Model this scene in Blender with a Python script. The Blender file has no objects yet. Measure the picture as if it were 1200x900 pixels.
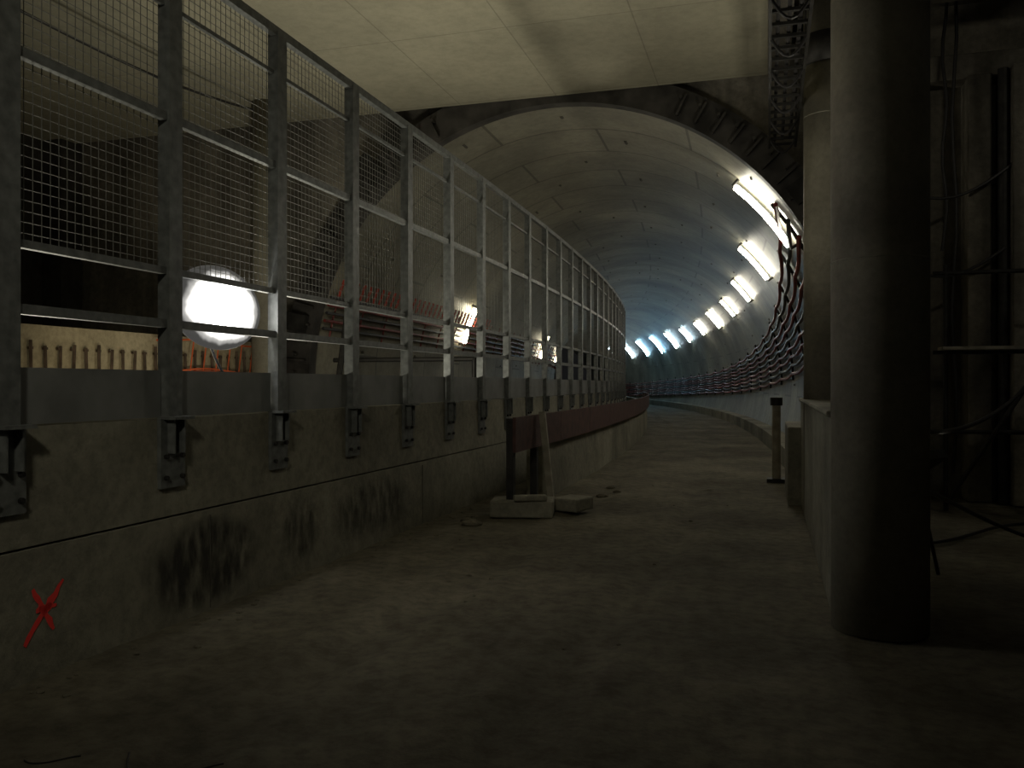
import bpy, bmesh, math, random, mathutils
from mathutils import Vector, noise, Matrix
random.seed(7)
sc=bpy.context.scene
sc.view_settings.view_transform='Standard'
COL=sc.collection

# ---------------------------------------------------------------- materials
def nodes(name):
    m=bpy.data.materials.new(name); m.use_nodes=True
    nt=m.node_tree; b=nt.nodes['Principled BSDF']
    return m,nt,b
def concrete(name,c1,c2,scale=1.0,rough=.85,bump=.25,grid=None,stain=.5,uv=False,spec=.3,streak=False,fine=.5):
    m,nt,b=nodes(name); N=nt.nodes.new; L=nt.links.new
    tc=N('ShaderNodeTexCoord'); src=tc.outputs['UV' if uv else 'Object']
    def noi(s,d=4,r=.6,vec=None):
        n=N('ShaderNodeTexNoise'); n.inputs['Scale'].default_value=s; n.inputs['Detail'].default_value=d
        n.inputs['Roughness'].default_value=r; L(vec or tc.outputs['Object'],n.inputs['Vector']); return n
    n1=noi(1.1*scale,5,.65); n2=noi(9*scale,4,.7); n3=noi(.45*scale,3,.6)
    cr=N('ShaderNodeValToRGB'); cr.color_ramp.elements[0].position=.3; cr.color_ramp.elements[1].position=.7
    cr.color_ramp.elements[0].color=(*c1,1); cr.color_ramp.elements[1].color=(*c2,1)
    L(n1.outputs['Fac'],cr.inputs['Fac'])
    mx=N('ShaderNodeMix'); mx.data_type='RGBA'; mx.blend_type='MULTIPLY'; mx.inputs[0].default_value=1
    cr2=N('ShaderNodeValToRGB'); cr2.color_ramp.elements[0].position=.3; cr2.color_ramp.elements[1].position=.62
    v=1-stain; cr2.color_ramp.elements[0].color=(v,v,v,1); cr2.color_ramp.elements[1].color=(1,1,1,1)
    if streak:
        mp=N('ShaderNodeMapping'); mp.inputs['Scale'].default_value=(2.5,2.5,.25); L(tc.outputs['Object'],mp.inputs['Vector'])
        L(mp.outputs['Vector'],n3.inputs['Vector'])
    L(n3.outputs['Fac'],cr2.inputs['Fac'])
    L(cr.outputs['Color'],mx.inputs[6]); L(cr2.outputs['Color'],mx.inputs[7])
    out=mx.outputs[2]
    mx2=N('ShaderNodeMix'); mx2.data_type='RGBA'; mx2.blend_type='MULTIPLY'; mx2.inputs[0].default_value=fine
    L(out,mx2.inputs[6]); cr3=N('ShaderNodeValToRGB'); cr3.color_ramp.elements[0].position=.35;cr3.color_ramp.elements[0].color=(.45,.45,.45,1)
    cr3.color_ramp.elements[1].position=.6; L(n2.outputs['Fac'],cr3.inputs['Fac']); L(cr3.outputs['Color'],mx2.inputs[7]); out=mx2.outputs[2]
    hsrc=n2.outputs['Fac']
    if grid:
        br=N('ShaderNodeTexBrick'); br.offset=grid.get('off',0); br.inputs['Scale'].default_value=1
        br.inputs['Brick Width'].default_value=grid['w']; br.inputs['Row Height'].default_value=grid['h']
        br.inputs['Mortar Size'].default_value=grid['m']; br.inputs['Mortar Smooth'].default_value=.3
        br.inputs['Color1'].default_value=(1,1,1,1); br.inputs['Color2'].default_value=(grid.get('c2',.8),)*3+(1,)
        br.inputs['Mortar'].default_value=(grid.get('mc',.3),)*3+(1,)
        L(src,br.inputs['Vector'])
        mx3=N('ShaderNodeMix'); mx3.data_type='RGBA'; mx3.blend_type='MULTIPLY'; mx3.inputs[0].default_value=1
        L(out,mx3.inputs[6]); L(br.outputs['Color'],mx3.inputs[7]); out=mx3.outputs[2]
    L(out,b.inputs['Base Color']); b.inputs['Roughness'].default_value=rough
    b.inputs['Specular IOR Level'].default_value=spec
    bp=N('ShaderNodeBump'); bp.inputs['Strength'].default_value=bump; bp.inputs['Distance'].default_value=.03
    L(hsrc,bp.inputs['Height']); L(bp.outputs['Normal'],b.inputs['Normal'])
    return m
def plain(name,c,rough=.6,metal=0,var=.25,scale=8):
    m,nt,b=nodes(name); N=nt.nodes.new; L=nt.links.new
    tc=N('ShaderNodeTexCoord'); n=N('ShaderNodeTexNoise'); n.inputs['Scale'].default_value=scale; n.inputs['Detail'].default_value=3
    L(tc.outputs['Object'],n.inputs['Vector'])
    cr=N('ShaderNodeValToRGB'); cr.color_ramp.elements[0].position=.3; cr.color_ramp.elements[1].position=.7
    cr.color_ramp.elements[0].color=(*[x*(1-var) for x in c],1); cr.color_ramp.elements[1].color=(*[min(1,x*(1+var)) for x in c],1)
    L(n.outputs['Fac'],cr.inputs['Fac']); L(cr.outputs['Color'],b.inputs['Base Color'])
    b.inputs['Roughness'].default_value=rough; b.inputs['Metallic'].default_value=metal
    return m
def emit(name,c,s):
    m,nt,b=nodes(name); b.inputs['Base Color'].default_value=(*c,1)
    b.inputs['Emission Color'].default_value=(*c,1); b.inputs['Emission Strength'].default_value=s
    return m
M_ceil=concrete('ceiling_concrete',(.46,.43,.32),(.54,.50,.37),.8,.8,.1,dict(w=1.6,h=2.6,m=.010,mc=.7,c2=.94),stain=.18,fine=.25)
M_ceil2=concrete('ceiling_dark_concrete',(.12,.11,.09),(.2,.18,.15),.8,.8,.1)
M_wall=concrete('partition_concrete',(.25,.237,.185),(.38,.36,.28),1.3,.85,.3,stain=.5)
M_wallB=concrete('ochre_parapet_concrete',(.42,.36,.24),(.55,.47,.32),1.3,.85,.2,stain=.3)
M_wallR=concrete('stained_concrete',(.2,.182,.15),(.38,.345,.28),1.3,.8,.3,stain=.75,streak=True)
M_col=concrete('column_concrete',(.24,.22,.17),(.32,.297,.23),2,.7,.1,stain=.35,fine=.3)
M_lining=concrete('segment_lining',(.31,.292,.225),(.42,.395,.30),.8,.48,.1,dict(w=3.45,h=1.5,m=.028,off=.5,mc=.42,c2=.82),stain=.55,uv=True,spec=.5,fine=.4)
M_floor=concrete('dusty_ground',(.15,.135,.10),(.26,.235,.175),.9,.92,.5,stain=.5,spec=.15,fine=.65)
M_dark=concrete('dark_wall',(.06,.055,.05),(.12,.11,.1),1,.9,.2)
M_galv=plain('galvanised_steel',(.16,.168,.162),.5,.3,.3,15)
M_wire=plain('mesh_wire',(.2,.2,.18),.5,.3,.1)
M_plate=plain('kick_plate_steel',(.20,.205,.20),.5,.1,.2,4)
M_black=plain('dark_steel',(.035,.033,.03),.6,.5,.4)
M_ring=plain('ring_steel',(.06,.055,.05),.6,.3,.6,3)
M_red=plain('red_paint',(1,.055,.045),.7,0,.05)
M_jointshade=plain('joint_and_shadow_dark',(.10,.092,.075),.9,0,.3)  # dark joint colour, also painted in as shadow in the ledge groove
M_board=plain('red_brown_board',(.075,.032,.027),.7,0,.35)
M_redcab=plain('red_cable',(.19,.026,.02),.5,0,.3)
M_redmark=plain('red_hanger',(.4,.05,.03),.5,0,.3)
M_blkcab=plain('black_cable',(.03,.028,.028),.5,0,.2)
M_orange=plain('orange_net',(.75,.15,.05),.7,0,.2)
M_wood=plain('weathered_wood',(.30,.275,.22),.8,0,.25)
M_rust=plain('rusty_rebar',(.1,.07,.05),.8,.3,.4)
E_tube=emit('tube_white',(1,.95,.79),56)
E_tubew=emit('tube_warm',(1,.9,.64),36)
E_tubec=emit('tube_cyan',(.66,.88,1),66)
E_tubeb=emit('tube_blue',(.38,.72,1),72)
# lamp lens: emission fades outward to imitate the lamp's glare (object-space radius)
def lens():
    m,nt,b=nodes('lamp_lens_glare'); N=nt.nodes.new; L=nt.links.new
    tc=N('ShaderNodeTexCoord'); mp=N('ShaderNodeMapping'); mp.inputs['Scale'].default_value=(0,1/.55,1/.32)
    L(tc.outputs['Object'],mp.inputs['Vector'])
    ln=N('ShaderNodeVectorMath'); ln.operation='LENGTH'; L(mp.outputs['Vector'],ln.inputs[0])
    n=N('ShaderNodeTexNoise'); n.inputs['Scale'].default_value=7; L(tc.outputs['Object'],n.inputs['Vector'])
    ad=N('ShaderNodeMath'); ad.operation='MULTIPLY_ADD'; ad.inputs[1].default_value=.22; L(n.outputs['Fac'],ad.inputs[0]); 
    L(ln.outputs['Value'],ad.inputs[2])
    cr=N('ShaderNodeValToRGB'); cr.color_ramp.interpolation='EASE'
    e=cr.color_ramp.elements; e[0].position=.40; e[0].color=(1,1,1,1); e[1].position=1.0; e[1].color=(0.0012,)*3+(1,)
    k=e.new(.64); k.color=(.12,.12,.12,1); k=e.new(.80); k.color=(.035,.035,.035,1); k=e.new(.91); k.color=(.009,.009,.009,1)
    L(ad.outputs[0],cr.inputs['Fac'])
    mu=N('ShaderNodeMath'); mu.operation='MULTIPLY'; mu.inputs[1].default_value=46; L(cr.outputs['Color'],mu.inputs[0])
    b.inputs['Base Color'].default_value=(.05,.05,.045,1); b.inputs['Emission Color'].default_value=(1,.98,.93,1)
    L(mu.outputs[0],b.inputs['Emission Strength']); return m
E_lamp=lens()
def grime(name,dens=1.0):
    m,nt,b=nodes(name); N=nt.nodes.new; L=nt.links.new
    tc=N('ShaderNodeTexCoord'); mp=N('ShaderNodeMapping'); mp.inputs['Location'].default_value=(-1,-1,0); mp.inputs['Scale'].default_value=(2,2,2)
    L(tc.outputs['UV'],mp.inputs['Vector'])
    gr=N('ShaderNodeTexGradient'); gr.gradient_type='SPHERICAL'; L(mp.outputs['Vector'],gr.inputs['Vector'])
    mp2=N('ShaderNodeMapping'); mp2.inputs['Rotation'].default_value=(math.radians(35),0,0); mp2.inputs['Scale'].default_value=(1,7,2.6)
    L(tc.outputs['Object'],mp2.inputs['Vector'])
    n=N('ShaderNodeTexNoise'); n.inputs['Scale'].default_value=1.6; n.inputs['Detail'].default_value=4; L(mp2.outputs['Vector'],n.inputs['Vector'])
    cr=N('ShaderNodeValToRGB'); cr.color_ramp.elements[0].position=.34; cr.color_ramp.elements[1].position=.62; L(n.outputs['Fac'],cr.inputs['Fac'])
    cr2=N('ShaderNodeValToRGB'); cr2.color_ramp.elements[0].position=.0; cr2.color_ramp.elements[1].position=.4; L(gr.outputs['Fac'],cr2.inputs['Fac'])
    mu=N('ShaderNodeMath'); mu.operation='MULTIPLY'; L(cr.outputs['Color'],mu.inputs[0]); L(cr2.outputs['Color'],mu.inputs[1])
    mu2=N('ShaderNodeMath'); mu2.operation='MULTIPLY'; mu2.inputs[1].default_value=dens; L(mu.outputs[0],mu2.inputs[0])
    L(mu2.outputs[0],b.inputs['Alpha']); b.inputs['Base Color'].default_value=(.04,.037,.03,1); b.inputs['Roughness'].default_value=.95
    return m
M_grime=grime('grime_stain',.85); M_grime2=grime('faint_grime_stain',.5)

# ---------------------------------------------------------------- mesh builder
class MB:
    def __init__(s): s.v=[]; s.f=[]; s.mi=[]; s.mats=[]
    def m(s,mat):
        if mat not in s.mats: s.mats.append(mat)
        return s.mats.index(mat)
    def box(s,c,size,mat,ang=0,rot=None):
        hx,hy,hz=[k/2 for k in size]; b=len(s.v); ca,sa=math.cos(ang),math.sin(ang)
        for dx,dy,dz in [(-1,-1,-1),(1,-1,-1),(1,1,-1),(-1,1,-1),(-1,-1,1),(1,-1,1),(1,1,1),(-1,1,1)]:
            p=Vector((dx*hx,dy*hy,dz*hz))
            if rot is not None: p=rot@p
            s.v.append((c[0]+p.x*ca-p.y*sa,c[1]+p.x*sa+p.y*ca,c[2]+p.z))
        i=s.m(mat)
        for q in [(0,3,2,1),(4,5,6,7),(0,1,5,4),(1,2,6,5),(2,3,7,6),(3,0,4,7)]:
            s.f.append([b+k for k in q]); s.mi.append(i)
    def tube(s,pts,r,mat,n=6,cap=True):
        pts=[Vector(p) for p in pts]; b=len(s.v); i=s.m(mat)
        for k,p in enumerate(pts):
            d=(pts[min(k+1,len(pts)-1)]-pts[max(k-1,0)]).normalized()
            up=Vector((0,0,1)) if abs(d.z)<.95 else Vector((1,0,0))
            a=d.cross(up).normalized(); c=a.cross(d).normalized()
            for j in range(n):
                t=2*math.pi*(j+.5)/n; s.v.append(tuple(p+a*r*math.cos(t)+c*r*math.sin(t)))
        for k in range(len(pts)-1):
            for j in range(n):
                s.f.append([b+k*n+j,b+k*n+(j+1)%n,b+(k+1)*n+(j+1)%n,b+(k+1)*n+j]); s.mi.append(i)
        if cap:
            s.f.append([b+j for j in range(n)][::-1]); s.mi.append(i)
            e=b+(len(pts)-1)*n; s.f.append([e+j for j in range(n)]); s.mi.append(i)
    def sweep(s,prof,ts,mat,closed=True):
        b=len(s.v); n=len(prof); i=s.m(mat)
        for t in ts:
            for u,z in prof: s.v.append(P(t,u,z))
        m=n if closed else n-1
        for k in range(len(ts)-1):
            for j in range(m):
                s.f.append([b+k*n+j,b+k*n+(j+1)%n,b+(k+1)*n+(j+1)%n,b+(k+1)*n+j]); s.mi.append(i)
        if closed:
            s.f.append([b+j for j in range(n)]); s.mi.append(i)
            e=b+(len(ts)-1)*n; s.f.append([e+j for j in range(n)][::-1]); s.mi.append(i)
    def obj(s,name,parent=None,smooth=False,bevel=0):
        me=bpy.data.meshes.new(name); me.from_pydata(s.v,[],s.f); 
        for m in s.mats: me.materials.append(m)
        me.polygons.foreach_set('material_index',s.mi)
        me.update(); o=bpy.data.objects.new(name,me); COL.objects.link(o)
        bm=bmesh.new(); bm.from_mesh(me); bmesh.ops.recalc_face_normals(bm,faces=bm.faces); bm.to_mesh(me); bm.free()
        if smooth: me.polygons.foreach_set('use_smooth',[True]*len(me.polygons))
        if bevel:
            md=o.modifiers.new('bev','BEVEL'); md.width=bevel; md.segments=2; md.limit_method='ANGLE'
        if parent: o.parent=parent
        return o
def empty(name,loc=(0,0,0)):
    e=bpy.data.objects.new(name,None); COL.objects.link(e); return e
R=180.; T0=10.
def A(t): return max(0,(t-T0)/R)
def P(t,u,z):
    a=A(t)
    if a==0: return (u,t,z)
    return (-R*(1-math.cos(a))+u*math.cos(a), T0+R*math.sin(a)+u*math.sin(a), z)
def rng(a,b,st):
    n=max(1,int(round((b-a)/st))); return [a+(b-a)*k/n for k in range(n+1)]
def bez(pts,n=24):
    o=[]
    for i in range(n+1):
        t=i/n; P_=[Vector(p) for p in pts]
        while len(P_)>1: P_=[P_[j].lerp(P_[j+1],t) for j in range(len(P_)-1)]
        o.append(P_[0])
    return o

CU,CZ,CR=-3.26,1.7,4.4   # tunnel centre line offset, centre height, radius
Y1=13.35                 # headwall plane
# ---------------------------------------------------------------- ground
def ground_h(x,y):
    h=.03*noise.noise(Vector((x*.5,y*.35,0)))+.016*noise.noise(Vector((x*2.2,y*1.6,3)))+.008*noise.noise(Vector((x*7,y*7,5)))
    for c in (-2.35,-1.0):
        d=x-c+ .12*math.sin(y*.5)
        h-=.022*math.exp(-(d/.17)**2); h+=.012*math.exp(-((abs(d)-.27)/.09)**2)
    return h-.01
def grid_mesh(name,f,nx,ny,mat):
    v=[];fc=[]
    for j in range(ny+1):
        for i in range(nx+1): v.append(f(i/nx,j/ny))
    for j in range(ny):
        for i in range(nx):
            a=j*(nx+1)+i; fc.append([a,a+1,a+nx+2,a+nx+1])
    me=bpy.data.meshes.new(name); me.from_pydata(v,[],fc); me.materials.append(mat); me.update()
    me.polygons.foreach_set('use_smooth',[True]*len(me.polygons))
    o=bpy.data.objects.new(name,me); COL.objects.link(o); return o
def f1(a,b):
    x=-13+20*a; y=-3+(Y1+3.05)*b; return (x,y,ground_h(x,y))
grid_mesh('floor',f1,330,300,M_floor)
def f2(a,b):
    u=-7.3+8.25*a; t=Y1+(92-Y1)*b; p=P(t,u,0); return (p[0],p[1],ground_h(u,t))
grid_mesh('floor_tunnel',f2,100,500,M_floor)

# ---------------------------------------------------------------- hall shell
b=MB(); b.box((-6.5,5.05,6.55),(13,16.1,.8),M_ceil); b.obj('ceiling')
b=MB()
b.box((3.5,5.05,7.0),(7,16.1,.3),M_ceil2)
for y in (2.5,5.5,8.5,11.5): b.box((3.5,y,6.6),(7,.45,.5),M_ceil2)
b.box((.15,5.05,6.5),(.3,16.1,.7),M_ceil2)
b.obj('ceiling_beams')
def headwall():
    v=[];f=[]; n=96; x0,x1,z0,z1=-13,7,-.3,7.2
    for k in range(n):
        th=2*math.pi*k/n; c,s_=math.cos(th),math.sin(th)
        ix,iz=CU+ (CR+.05)*c, CZ+(CR+.05)*s_
        ts=[]
        if c>1e-6: ts.append((x1-CU)/c)
        if c<-1e-6: ts.append((x0-CU)/c)
        if s_>1e-6: ts.append((z1-CZ)/s_)
        if s_<-1e-6: ts.append((z0-CZ-4)/s_)
        t=min(ts)
        v+= [(ix,Y1,iz),(CU+t*c,Y1,CZ+t*s_)]
    for k in range(n):
        a=2*k; c=2*((k+1)%n); f.append([a,a+1,c+1,c])
    me=bpy.data.meshes.new('wall_back'); me.from_pydata(v,[],f); me.materials.append(M_wallR)
    o=bpy.data.objects.new('wall_back',me); COL.objects.link(o)
headwall()
b=MB(); b.box((7.1,5.05,3.4),(.2,16.2,7.4),M_wallR)
for y in (4,8,12): b.box((6.8,y,3.3),(.5,.6,7),M_wallR)
b.obj('wall_right')
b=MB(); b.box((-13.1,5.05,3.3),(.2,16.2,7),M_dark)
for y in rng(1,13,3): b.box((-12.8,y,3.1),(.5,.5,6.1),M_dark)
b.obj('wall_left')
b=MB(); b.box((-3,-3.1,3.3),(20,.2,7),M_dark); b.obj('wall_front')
b=MB()
b.box((1.95,Y1-.13,2.9),(.45,.24,5.8),M_wallR)
b.box((2.75,Y1-.24,2.9),(.3,.46,5.8),M_wallR)
b.box((3.35,Y1-.4,2.9),(.55,.78,5.8),M_wallR)
b.box((4.2,Y1-.2,5.95),(5.0,.38,.35),M_wallR)
b.tube([(3.0,Y1-.6,0),(3.0,Y1-.6,5.8)],.07,M_black,10)
b.obj('pilaster',bevel=.015)
# hanging cables and scaffold tubes in the right-hand bay
b=MB()
for x,z0,z1 in [(1.75,1.1,6.8),(2.28,3.4,6.8),(2.4,.4,6.8)]:
    b.tube([(x+.03*math.sin(q*1.3+x*5),12.7,z0+(z1-z0)*q/12) for q in range(13)],.022,M_blkcab,6)
for x0,x1,z,s in [(1.3,3.2,4.6,.5),(1.5,3.0,3.4,.35)]:
    b.tube([(x0+(x1-x0)*q/14,12.68,z-s*math.sin(math.pi*q/14)) for q in range(15)],.02,M_blkcab,6)
b.obj('hanging_cable')
b=MB()
for x,y in [(2.15,11.9),(3.3,11.9),(3.3,10.9)]: b.tube([(x,y,0),(x,y,3.1)],.03,M_black,8)
for z in (1.0,2.0,3.0):
    b.tube([(2.0,11.9,z),(3.5,11.9,z)],.028,M_black,8); b.tube([(3.3,10.8,z),(3.3,12.0,z)],.028,M_black,8)
b.tube([(2.15,11.86,.1),(3.3,11.86,2.0)],.028,M_black,8)
b.box((2.75,11.7,2.04),(1.4,.35,.04),M_wood)
b.obj('scaffold_frame')

# ---------------------------------------------------------------- tunnel lining
def lining():
    v=[];f=[]; n=88; ts=rng(Y1,Y1+82.5,.75)
    for t in ts:
        for k in range(n+1):
            th=-math.pi*.28+(math.pi*1.56)*k/n
            v.append(P(t,CU+CR*math.cos(th),CZ+CR*math.sin(th)))
    for j in range(len(ts)-1):
        for k in range(n):
            a=j*(n+1)+k; f.append([a,a+1,a+n+2,a+n+1])
    me=bpy.data.meshes.new('tunnel_lining'); me.from_pydata(v,[],f); me.materials.append(M_lining)
    ul=me.uv_layers.new(name='UVMap')
    for p in me.polygons:
        for li in p.loop_indices:
            vi=me.loops[li].vertex_index; j,k=divmod(vi,n+1)
            ul.data[li].uv=(k/n*math.pi*1.56*CR, ts[j]-Y1)
    o=bpy.data.objects.new('tunnel_lining',me); COL.objects.link(o)
    me.polygons.foreach_set('use_smooth',[True]*len(me.polygons)); return o
TUN=lining()
def on_ring(t,th,r): return P(t,CU+r*math.cos(th),CZ+r*math.sin(th))
b=MB()
for i in range(26):
    t=Y1+.75+1.5*i
    for k in range(9):
        th=math.radians(0+23*k+(11 if i%2 else 0)+random.uniform(-2,2))
        if random.random()<.3: continue
        ln=random.choice([.05,.05,.1])
        p0=Vector(on_ring(t-ln,th,CR+.01)); p1=Vector(on_ring(t+ln,th,CR+.01))
        b.tube([p0,p1],.032,M_jointshade,6)
b.obj('bolt_pockets',TUN)
b=MB(); n=110
i=b.m(M_ring); bb=len(b.v)
prof=[(13.12,CR-.06),(13.12,CR+.42),(13.34,CR+.42),(13.34,CR-.06)]
for k in range(n+1):
    th=math.radians(-22+224*k/n)
    for y,r in prof: b.v.append((CU+r*math.cos(th),y,CZ+r*math.sin(th)))
for k in range(n):
    for j in range(4):
        b.f.append([bb+k*4+j,bb+k*4+(j+1)%4,bb+(k+1)*4+(j+1)%4,bb+(k+1)*4+j]); b.mi.append(i)
for k in range(56):
    th=math.radians(-20+4*k)
    if CZ+(CR+.3)*math.sin(th)>6.05: continue
    c=(CU+(CR+.18)*math.cos(th),13.08,CZ+(CR+.18)*math.sin(th))
    rot=Matrix.Rotation(-th,3,'Y')
    b.box(c,(.34,.08,.035),M_ring,rot=rot)
    b.tube([(c[0],13.1,c[2]+.1),(c[0],12.98,c[2]+.1)],.025,M_ring,6)
for k in (2,9,12,14,33,36,38,47,52):
    th=math.radians(-20+4*k); rot=Matrix.Rotation(-th,3,'Y')
    if CZ+(CR+.5)*math.sin(th)>6.0: continue
    b.box((CU+(CR+.3)*math.cos(th),13.02,CZ+(CR+.3)*math.sin(th)),(.5,.14,.3),M_black,rot=rot)
b.obj('mouth_ring',TUN)

# ---------------------------------------------------------------- partition wall
b=MB()
ts=rng(-3,9.9,1.3)+rng(10.1,90,1.5)
b.sweep([(-3.83,.72),(-3.84,1.37),(-4.15,1.37),(-4.15,.72)],ts,M_wall)
b.sweep([(-3.86,.70),(-3.86,.73),(-4.1,.73),(-4.1,.70)],ts,M_jointshade)  # dark strip stands in for the ledge's shadow line
b.sweep([(-3.80,-.1),(-3.81,.705),(-4.2,.705),(-4.2,-.1)],ts,M_wall)
for y in rng(-2.6,9.1,3.9):
    b.box((-3.803,y,.34),(.006,.008,.66),M_jointshade)
b.obj('wall_partition',bevel=0)

# fence
fence=empty('mesh_fence')
posts=[2.21-1.3+1.3*k for k in range(26)]
TE=posts[-1]
b=MB(); br=MB()
for t in posts:
    a=A(t)
    b.box(P(t,-3.79,2.905),(.012,.13,3.09),M_galv,a)
    for s_ in (-.06,.06): b.box(P(t+s_,-3.835,2.905),(.08,.012,3.09),M_galv,a)
    br.box(P(t,-3.82,1.14),(.03,.24,.46),M_galv,a)
    br.box(P(t,-3.78,1.375),(.14,.2,.02),M_galv,a)
    for s_ in (-.05,.05): br.box(P(t+s_,-3.79,1.25),(.08,.012,.22),M_galv,a)
    for dy in (-.08,.08):
        for z in (.98,1.12):
            p=P(t+dy,-3.82,z); q=P(t+dy,-3.78,z); br.tube([p,q],.016,M_black,6)
b.obj('posts',fence); br.obj('brackets',fence)
b=MB(); fts=rng(posts[0],9.9,1.3)+rng(10.2,TE,1.3)
for z,h,w in ((4.45,.07,.06),(4.12,.03,.03),(3.37,.055,.05),(2.35,.045,.045),(2.0,.055,.05)):
    b.sweep([(-3.85,z-h/2),(-3.85+w,z-h/2),(-3.85+w,z+h/2),(-3.85,z+h/2)],fts,M_galv)
b.obj('rails',fence)
b=MB()
for k in range(len(posts)-1):
    t0,t1=posts[k]+.075,posts[k+1]-.075
    b.sweep([(-3.86,1.38),(-3.845,1.38),(-3.845,1.69),(-3.86,1.69)],[t0,t1],M_plate)
b.obj('kick_plates',fence)
b=MB(); sp=.06
t=posts[0]
while t<TE:
    b.tube([P(t,-3.865,2.36),P(t,-3.865,4.43)],.0026,M_wire,4,False); t+=sp
z=2.36
while z<4.44:
    b.tube([P(tt,-3.87,z) for tt in fts],.0026,M_wire,4,False); z+=sp
b.obj('wire_mesh',fence)

# red X on the wall
b=MB()
def stroke(p,q,w,mat,x=-3.796,n=9,jit=.25):
    ii=b.m(mat); base=len(b.v)
    d=Vector((q[0]-p[0],q[1]-p[1])); L=d.length; nn=Vector((-d.y,d.x))/L
    for k in range(n+1):
        f=k/n; c=Vector(p)+d*f+nn*random.uniform(-.1,.1)*w
        ww=w*(.65+random.uniform(-jit,jit))*(1-.5*abs(2*f-1)**3)
        for s_ in (1,-1):
            e=c+nn*ww*.5*s_; b.v.append((x-.01*e.y/.7,e.x,e.y))
    for k in range(n):
        b.f.append([base+2*k,base+2*k+1,base+2*k+3,base+2*k+2]); b.mi.append(ii)
stroke((3.67,.49),(3.81,.24),.05,M_red); stroke((3.88,.50),(3.61,.20),.062,M_red); stroke((3.83,.37),(3.69,.37),.05,M_red)
b.obj('red_cross_marking')
def patch(y0,y1,z0,z1,mat):
    x=lambda z:-3.797-.01*z/.7
    me=bpy.data.meshes.new('grime_patch'); me.from_pydata([(x(z0),y0,z0),(x(z0),y1,z0),(x(z1),y1,z1),(x(z1),y0,z1)],[],[[0,1,2,3]])
    me.materials.append(mat); ul=me.uv_layers.new(name='UVMap')
    for li,uv in zip(range(4),[(0,0),(1,0),(1,1),(0,1)]): ul.data[li].uv=uv
    o=bpy.data.objects.new('grime_patch',me); COL.objects.link(o); return o
gp=empty('wall_grime')
for a_ in [(4.5,5.85,.0,.68,M_grime),(6.1,6.8,.08,.64,M_grime2),(6.9,8.8,.05,.68,M_grime2)]:
    patch(*a_).parent=gp

# ---------------------------------------------------------------- oval work lamp on fence
lamp=empty('work_lamp')
LY=5.5
bm=bmesh.new(); bmesh.ops.create_uvsphere(bm,u_segments=40,v_segments=24,radius=1)
for v in bm.verts: v.co=Vector((v.co.x*.06,v.co.y*.54,v.co.z*.315))
bmesh.ops.delete(bm,geom=[v for v in bm.verts if v.co.x<-.01],context='VERTS')
me=bpy.data.meshes.new('lens'); bm.to_mesh(me); bm.free(); me.materials.append(E_lamp)
me.polygons.foreach_set('use_smooth',[True]*len(me.polygons))
o=bpy.data.objects.new('lens',me); COL.objects.link(o); o.location=(-3.95,LY,2.17); o.parent=lamp
b=MB(); b.box((-3.985,LY,2.17),(.03,.6,.34),M_black); b.box((-4.02,LY,2.18),(.03,.04,.44),M_black)
b.tube(bez([(-4.06,LY,2.0),(-4.08,LY+.3,1.4),(-4.1,LY+.7,1.6),(-4.1,LY+1,1.38)]),.01,M_blkcab)
b.obj('housing',lamp)
def area(name,loc,target,power,color,size,parent=None,spot=None):
    if spot: 
        l=bpy.data.lights.new(name,'SPOT'); l.spot_size=math.radians(spot); l.spot_blend=.9; l.shadow_soft_size=size
    else:
        l=bpy.data.lights.new(name,'AREA'); l.shape='RECTANGLE'; l.size=size; l.size_y=size*.5
    l.energy=power; l.color=color
    o=bpy.data.objects.new(name,l); COL.objects.link(o); o.location=loc
    dd=Vector(target)-Vector(loc); o.rotation_euler=dd.to_track_quat('-Z','Y').to_euler()
    if parent: o.parent=parent
    return o
def fill_flood(loc,target,power,color=(1,.95,.77),size=.5,spot=None):  # added floods, kept out of sight, that brighten ceiling, column and parapet
    e=empty('hidden_fill_flood'); b=MB(); L=Vector(loc); d=(Vector(target)-L).normalized()
    q=d.to_track_quat('-Z','Y').to_matrix()
    b.box(L-d*.08,(size+.06,size*.5+.06,.08),M_black,rot=q)
    for s_ in (-1,1):
        b.tube([L-d*.08,(loc[0]+s_*.25,loc[1]+.2,.0)],.015,M_black)
    b.tube([L-d*.08,(loc[0],loc[1]-.3,.0)],.015,M_black)
    b.obj('added_head_and_tripod',e)
    area('fill_beam',loc,target,power,color,size,e,spot)
fill_flood((-5.6,8.8,1.1),(-1.2,11.0,6.15),75,size=1.1)
fill_flood((-5.6,5.4,1.1),(-2.6,6.8,6.15),24,size=1.1)
fill_flood((-6.2,9.6,1.0),(-8.0,12.2,4.5),9)
fill_flood((-6.0,7.4,.8),(-8.2,9.3,1.9),60,size=.3,color=(1,.86,.58),spot=75)  # added only to brighten the ochre parapet
fill_flood((1.12,7.7,1.0),(-1.9,9.8,6.15),440,size=.5,spot=85)

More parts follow.
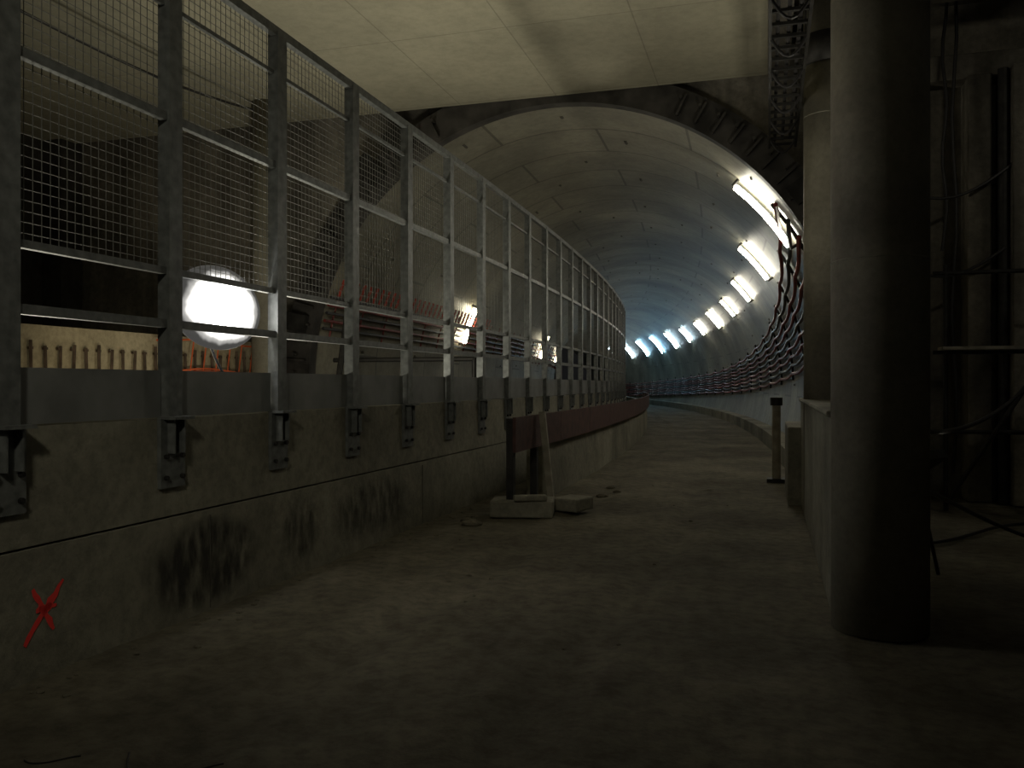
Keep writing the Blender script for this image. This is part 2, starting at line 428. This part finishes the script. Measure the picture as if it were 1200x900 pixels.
# ---------------------------------------------------------------- area behind fence
b=MB()
b.box((-8.35,5.1,1.12),(.3,16,2.35),M_wallB)
b.obj('wall_parapet')
b=MB()
for k in range(60):
    y=.5+.21*k
    if y>13: break
    b.box((-8.17,y,2.02),(.03,.06,.03),M_rust); b.tube([(-8.16,y,1.72),(-8.16,y+random.uniform(-.02,.02),2.08+random.uniform(-.05,.05))],.02,M_rust,5)
b.obj('rebar_stub')
b=MB()
for z in (1.76,1.80,2.24):
    b.tube([(-8.10,y,z+.03*math.sin(y*3)) for y in rng(9.9,13.0,.2)],.016,M_orange,5)
y=10.0
while y<13: 
    b.tube([(-8.10,y,1.74),(-8.10,y+.1,2.28)],.010,M_orange,4); y+=.3
b.obj('orange_safety_net')
def column(name,x,y,r,z0,z1,cap=False):
    b=MB(); b.tube([(x,y,z0),(x,y,z1)],r,M_col,48)
    zz=z0+2.4
    while zz<z1-.3:
        b.tube([(x,y,zz-.005),(x,y,zz+.005)],r+.0015,M_wall,48); zz+=2.4
    if cap:
        b.tube([(x,y,z1-.9),(x,y,z1-.55)],r+.03,M_black,32)
    o=b.obj(name)
    for p in o.data.polygons:
        if len(p.vertices)==4: p.use_smooth=True
    return o
column('concrete_column',-7.8,12.1,.22,0,6.15)
column('concrete_column',.70,6.05,.30,0,6.3)
column('concrete_column',.69,10.9,.28,0,6.3,True)
column('concrete_column',-7.8,2.5,.22,0,6.15)
b=MB()
b.tube([(-7.9,7.4+.47*k,5.72+.03*k-.12*math.sin(math.pi*k/10)) for k in range(11)],.02,M_blkcab)
b.tube([(-7.9,2.5+.49*k,5.3+.042*k-.1*math.sin(math.pi*k/10)) for k in range(11)],.02,M_blkcab)
b.tube([(-7.9,2.5,5.3),(-7.8,2.5,5.3)],.02,M_blkcab)
b.obj('hanging_cable')
b=MB(); b.tube([(-7.0,12.6,0),(-6.6,12.9,3.8)],.05,M_black,8); b.tube([(-7.0,12.9,2.0),(-4.5,12.9,2.0)],.04,M_black,8)
b.tube([(-4.5,12.9,0),(-4.5,12.9,2.02)],.04,M_black,8)
b.obj('scaffold_brace')

b=MB()
for k in range(5):
    b.tube([on_ring(t,math.pi-math.asin((2.6+.14*k-CZ)/CR),CR-.09) for t in rng(13.6,60,1.5)],.03,M_redcab if k in(1,3) else M_blkcab,5)
for t in rng(14,50,1.2):
    b.tube([on_ring(t,math.pi-math.asin((z-CZ)/CR),CR-.04) for z in (2.45,2.8,3.35)],.02,M_redcab,5)
for t in rng(13.8,24,.3):
    b.tube([on_ring(t,math.pi-math.asin((z-CZ)/CR),CR-.13) for z in (3.2,3.5)],.025,M_redmark,5)
b.obj('cable_run')
b=MB(); NC=9
def cz(t,k):
    f=min(1,max(0,(t-14)/34))
    hi=2.3+.26*k; lo=1.15+.13*k
    lo2=lo-(max(0,t-48)/30)*.55
    return hi+(lo2-hi)*(.35*f+.65*(1-(1-f)**2))
for k in range(NC):
    pts=[]
    for t in rng(13.5,88,.75):
        z=cz(t,k)-.07*abs(math.sin((t-13.5)*math.pi/3))
        th=math.asin((z-CZ)/CR); pts.append(on_ring(t,th,CR-.11))
    b.tube(pts,.038,M_redcab if k%3!=1 else M_blkcab,6)
for t in rng(14.25,88,3):
    pts=[on_ring(t,math.asin((z-CZ)/CR),CR-.04) for z in [cz(t,0)-.15+(cz(t,NC-1)-cz(t,0)+.3)*q/6 for q in range(7)]]
    b.tube(pts,.03,M_black,5)
b.obj('cable_run')
b=MB(); b.sweep([(.45,-.1),(.45,.35),(.85,.35),(.85,-.1)],rng(14.5,85,1.5),M_wall); b.obj('kerb')

# ---------------------------------------------------------------- tube lamps in tunnel
def tube_lamp(t,thc,ln,mat,r=.035,off=.13):
    e=empty('tube_light'); b=MB(); h=ln/2/CR
    b.tube([on_ring(t,thc+h*q/2,CR-off) for q in range(-2,3)],r,mat,6); b.obj('tube',e)
    b=MB()
    for s_ in (-1,1):
        b.tube([on_ring(t,thc+s_*(h+.01),CR-off-.01),on_ring(t,thc+s_*(h+.01),CR+.0)],.03,M_black,6)
    b.obj('end_brackets',e)
th0=math.radians(40)
for t,m,ln in [(14.9,E_tube,1.4),(20.8,E_tube,1.0),(27,E_tube,.8),(33,E_tube,.75),(39,E_tube,.9),(45,E_tube,.8),(51,E_tubec,1.0),(57,E_tubec,1.3),(63,E_tubeb,1.5),(69,E_tubeb,1.5),(75,E_tubec,1.5),(81,E_tubec,1.5)]:
    tube_lamp(t,th0,ln,m,r=.05 if t<50 else .04,off=.13)
for t in (22,36,45): tube_lamp(t,math.radians(160),1.0,E_tubew,r=.07)

# ---------------------------------------------------------------- kerb with red board along the partition
b=MB()
b.sweep([(-2.95,-.1),(-2.97,.82),(-3.25,.82),(-3.25,-.1)],rng(11.6,60,1.4),M_wall); b.obj('kerb')
bar=empty('board_barrier'); b=MB()
t=9.75
while t<44:
    t1=min(t+2.4,44); b.sweep([(-2.88,.78),(-2.88,1.2),(-2.92,1.2),(-2.92,.78)],[t+.01,t1],M_board); t=t1
b.obj('boards',bar)
b=MB()
for t in (9.85,10.95):
    b.box(P(t,-2.97,.61),(.09,.09,1.15),M_black,A(t))
for t in rng(12.5,43,2.4): b.box(P(t,-2.935,1.0),(.03,.09,.36),M_black,A(t))
b.obj('posts',bar)
b=MB(); b.box((-2.85,9.95,.11),(.75,.5,.2),M_wall,.2); b.box((-2.35,10.5,.1),(.35,.45,.16),M_wall,-.3)
b.box((-2.7,9.75,.25),(.4,.12,.07),M_wall,.4)
b.obj('concrete_base_block',bevel=.02)
b=MB(); rot=Matrix.Rotation(math.radians(-6),3,'Y'); b.box((-2.75,10.75,.62),(.08,.06,1.25),M_wood,0,rot); b.obj('leaning_timber')

# ---------------------------------------------------------------- right parapet between columns
b=MB()
b.box((.60,9.2,.68),(.36,5.8,1.38),M_wall)
b.box((.50,12.9,.5),(.50,1.9,1.05),M_wall)
b.box((.60,9.2,1.39),(.42,5.6,.05),M_wall)
b.obj('wall_parapet',bevel=.02)
b=MB(); b.tube([(.13,14.6,0),(.13,14.6,1.25)],.07,M_wood,12); b.tube([(.13,14.6,1.25),(.13,14.6,1.38)],.1,M_black,12); b.box((.13,14.6,.03),(.3,.3,.06),M_black)
b.obj('marker_post')
b=MB()
X0,X1=.02,.37
for x in (X0,X1): b.box((x,8.4,5.0),(.03,8.6,.1),M_black)
for y in rng(4.2,12.6,.3): b.box(((X0+X1)/2,y,4.98),(X1-X0,.04,.03),M_black)
for y in rng(4.6,12.4,1.6):
    for x in (X0,X1): b.tube([(x,y,5.05),(x,y,6.15)],.012,M_black,6)
for k in range(3):
    b.tube([(.09+.1*k,y,5.04+.015*math.sin(y*2+k)) for y in rng(4.1,12.6,.4)],.022,M_blkcab,6)
for y in rng(6,12.3,.9):
    b.tube([(X0+(X1-X0)*q/8,y,4.98-.2*math.sin(math.pi*q/8)) for q in range(9)],.015,M_blkcab,6)
b.obj('cable_ladder')
b=MB()
b.tube(bez([(.98,6.3,1.3),(1.5,8.8,1.1),(2.0,8.9,1.15),(2.6,9.2,1.6),(3.35,12.5,2.2)]),.02,M_blkcab,8)
b.tube(bez([(.95,6.4,.9),(1.5,8.8,.6),(2.0,8.7,.3),(2.3,8.2,.03),(3.2,9.5,.03),(4.2,8.5,.03)]),.018,M_blkcab,8)
b.tube(bez([(1.2,9,.03),(2.5,9.8,.03),(2.0,11.5,.03),(4.5,11,.03)]),.018,M_blkcab,8)
b.obj('hose')

# ---------------------------------------------------------------- debris
b=MB()
def rock(x,y,s):
    z=ground_h(x,y); q=mathutils.Euler((random.random(),random.random(),random.random()*3)).to_matrix()
    bm=bmesh.new(); bmesh.ops.create_icosphere(bm,subdivisions=2,radius=s)
    base=len(b.v); ii=b.m(M_floor)
    for v in bm.verts:
        p=q@(v.co*random.uniform(.8,1.12)); b.v.append((x+p.x*1.3,y+p.y,z+p.z*.55+s*.2))
    for f in bm.faces: b.f.append([base+v.index for v in f.verts]); b.mi.append(ii)
    bm.free()
for k in range(90):
    if random.random()<.8: x=-3.7+abs(random.gauss(0,.14)); y=random.uniform(1.5,11)
    else: x=random.uniform(-3.5,-.5); y=random.uniform(5,14)
    rock(x,y,random.choice([.01,.014,.02]))
for x,y,s in [(-3.2,9.1,.10),(-3.35,9.35,.06),(-2.3,12.2,.07),(-2.15,12.6,.05),(-2.35,13.2,.06),(2.6,9,.08),(3,10,.12)]: rock(x,y,s)
b.obj('rubble')
b=MB()
def onfloor(pts,r):
    return [(p.x,p.y,ground_h(p.x,p.y)+r*.8) for p in bez([(x,y,0) for x,y in pts],20)]
b.tube(onfloor([(-2.68,3.1),(-2.5,2.8),(-2.35,3.0),(-2.2,3.1)],.004),.004,M_blkcab,6)
b.tube(onfloor([(-3.05,2.9),(-2.95,2.85),(-2.9,3.0),(-2.85,3.0)],.004),.004,M_blkcab,6)
b.obj('loose_wire')

def fill_pendant(x,y,z,zt,target,p,size=.4,spot=None):  # added unseen fill lamps, behind the camera and over the right bay
    e=empty('fill_pendant_light'); b=MB(); b.tube([(x,y,zt),(x,y,z+.1)],.01,M_blkcab); b.tube([(x,y,z+.2),(x,y,z+.15)],.25,M_black,16); b.obj('shade',e)
    area('fill_bulb',(x,y,z),target,p,(1,.95,.76),size,e,spot)
fill_pendant(-.9,-1.2,5.0,6.15,(-4.4,6.0,1.5),290,.35,58)
fill_pendant(.3,-1.8,4.2,6.15,(1.2,6,3.5),28,.35,50)
fill_pendant(4.5,9.0,5.8,6.85,(3.0,12.8,2),8)

w=bpy.data.worlds.new('world'); sc.world=w; w.use_nodes=True
w.node_tree.nodes['Background'].inputs[0].default_value=(.02,.02,.02,1); w.node_tree.nodes['Background'].inputs[1].default_value=.3
cam=bpy.data.cameras.new('camera'); co=bpy.data.objects.new('camera',cam); COL.objects.link(co)
cam.lens=30; cam.sensor_width=36; co.location=(0,0,1.6); co.rotation_euler=(math.radians(90),0,math.radians(16.7))
sc.camera=co
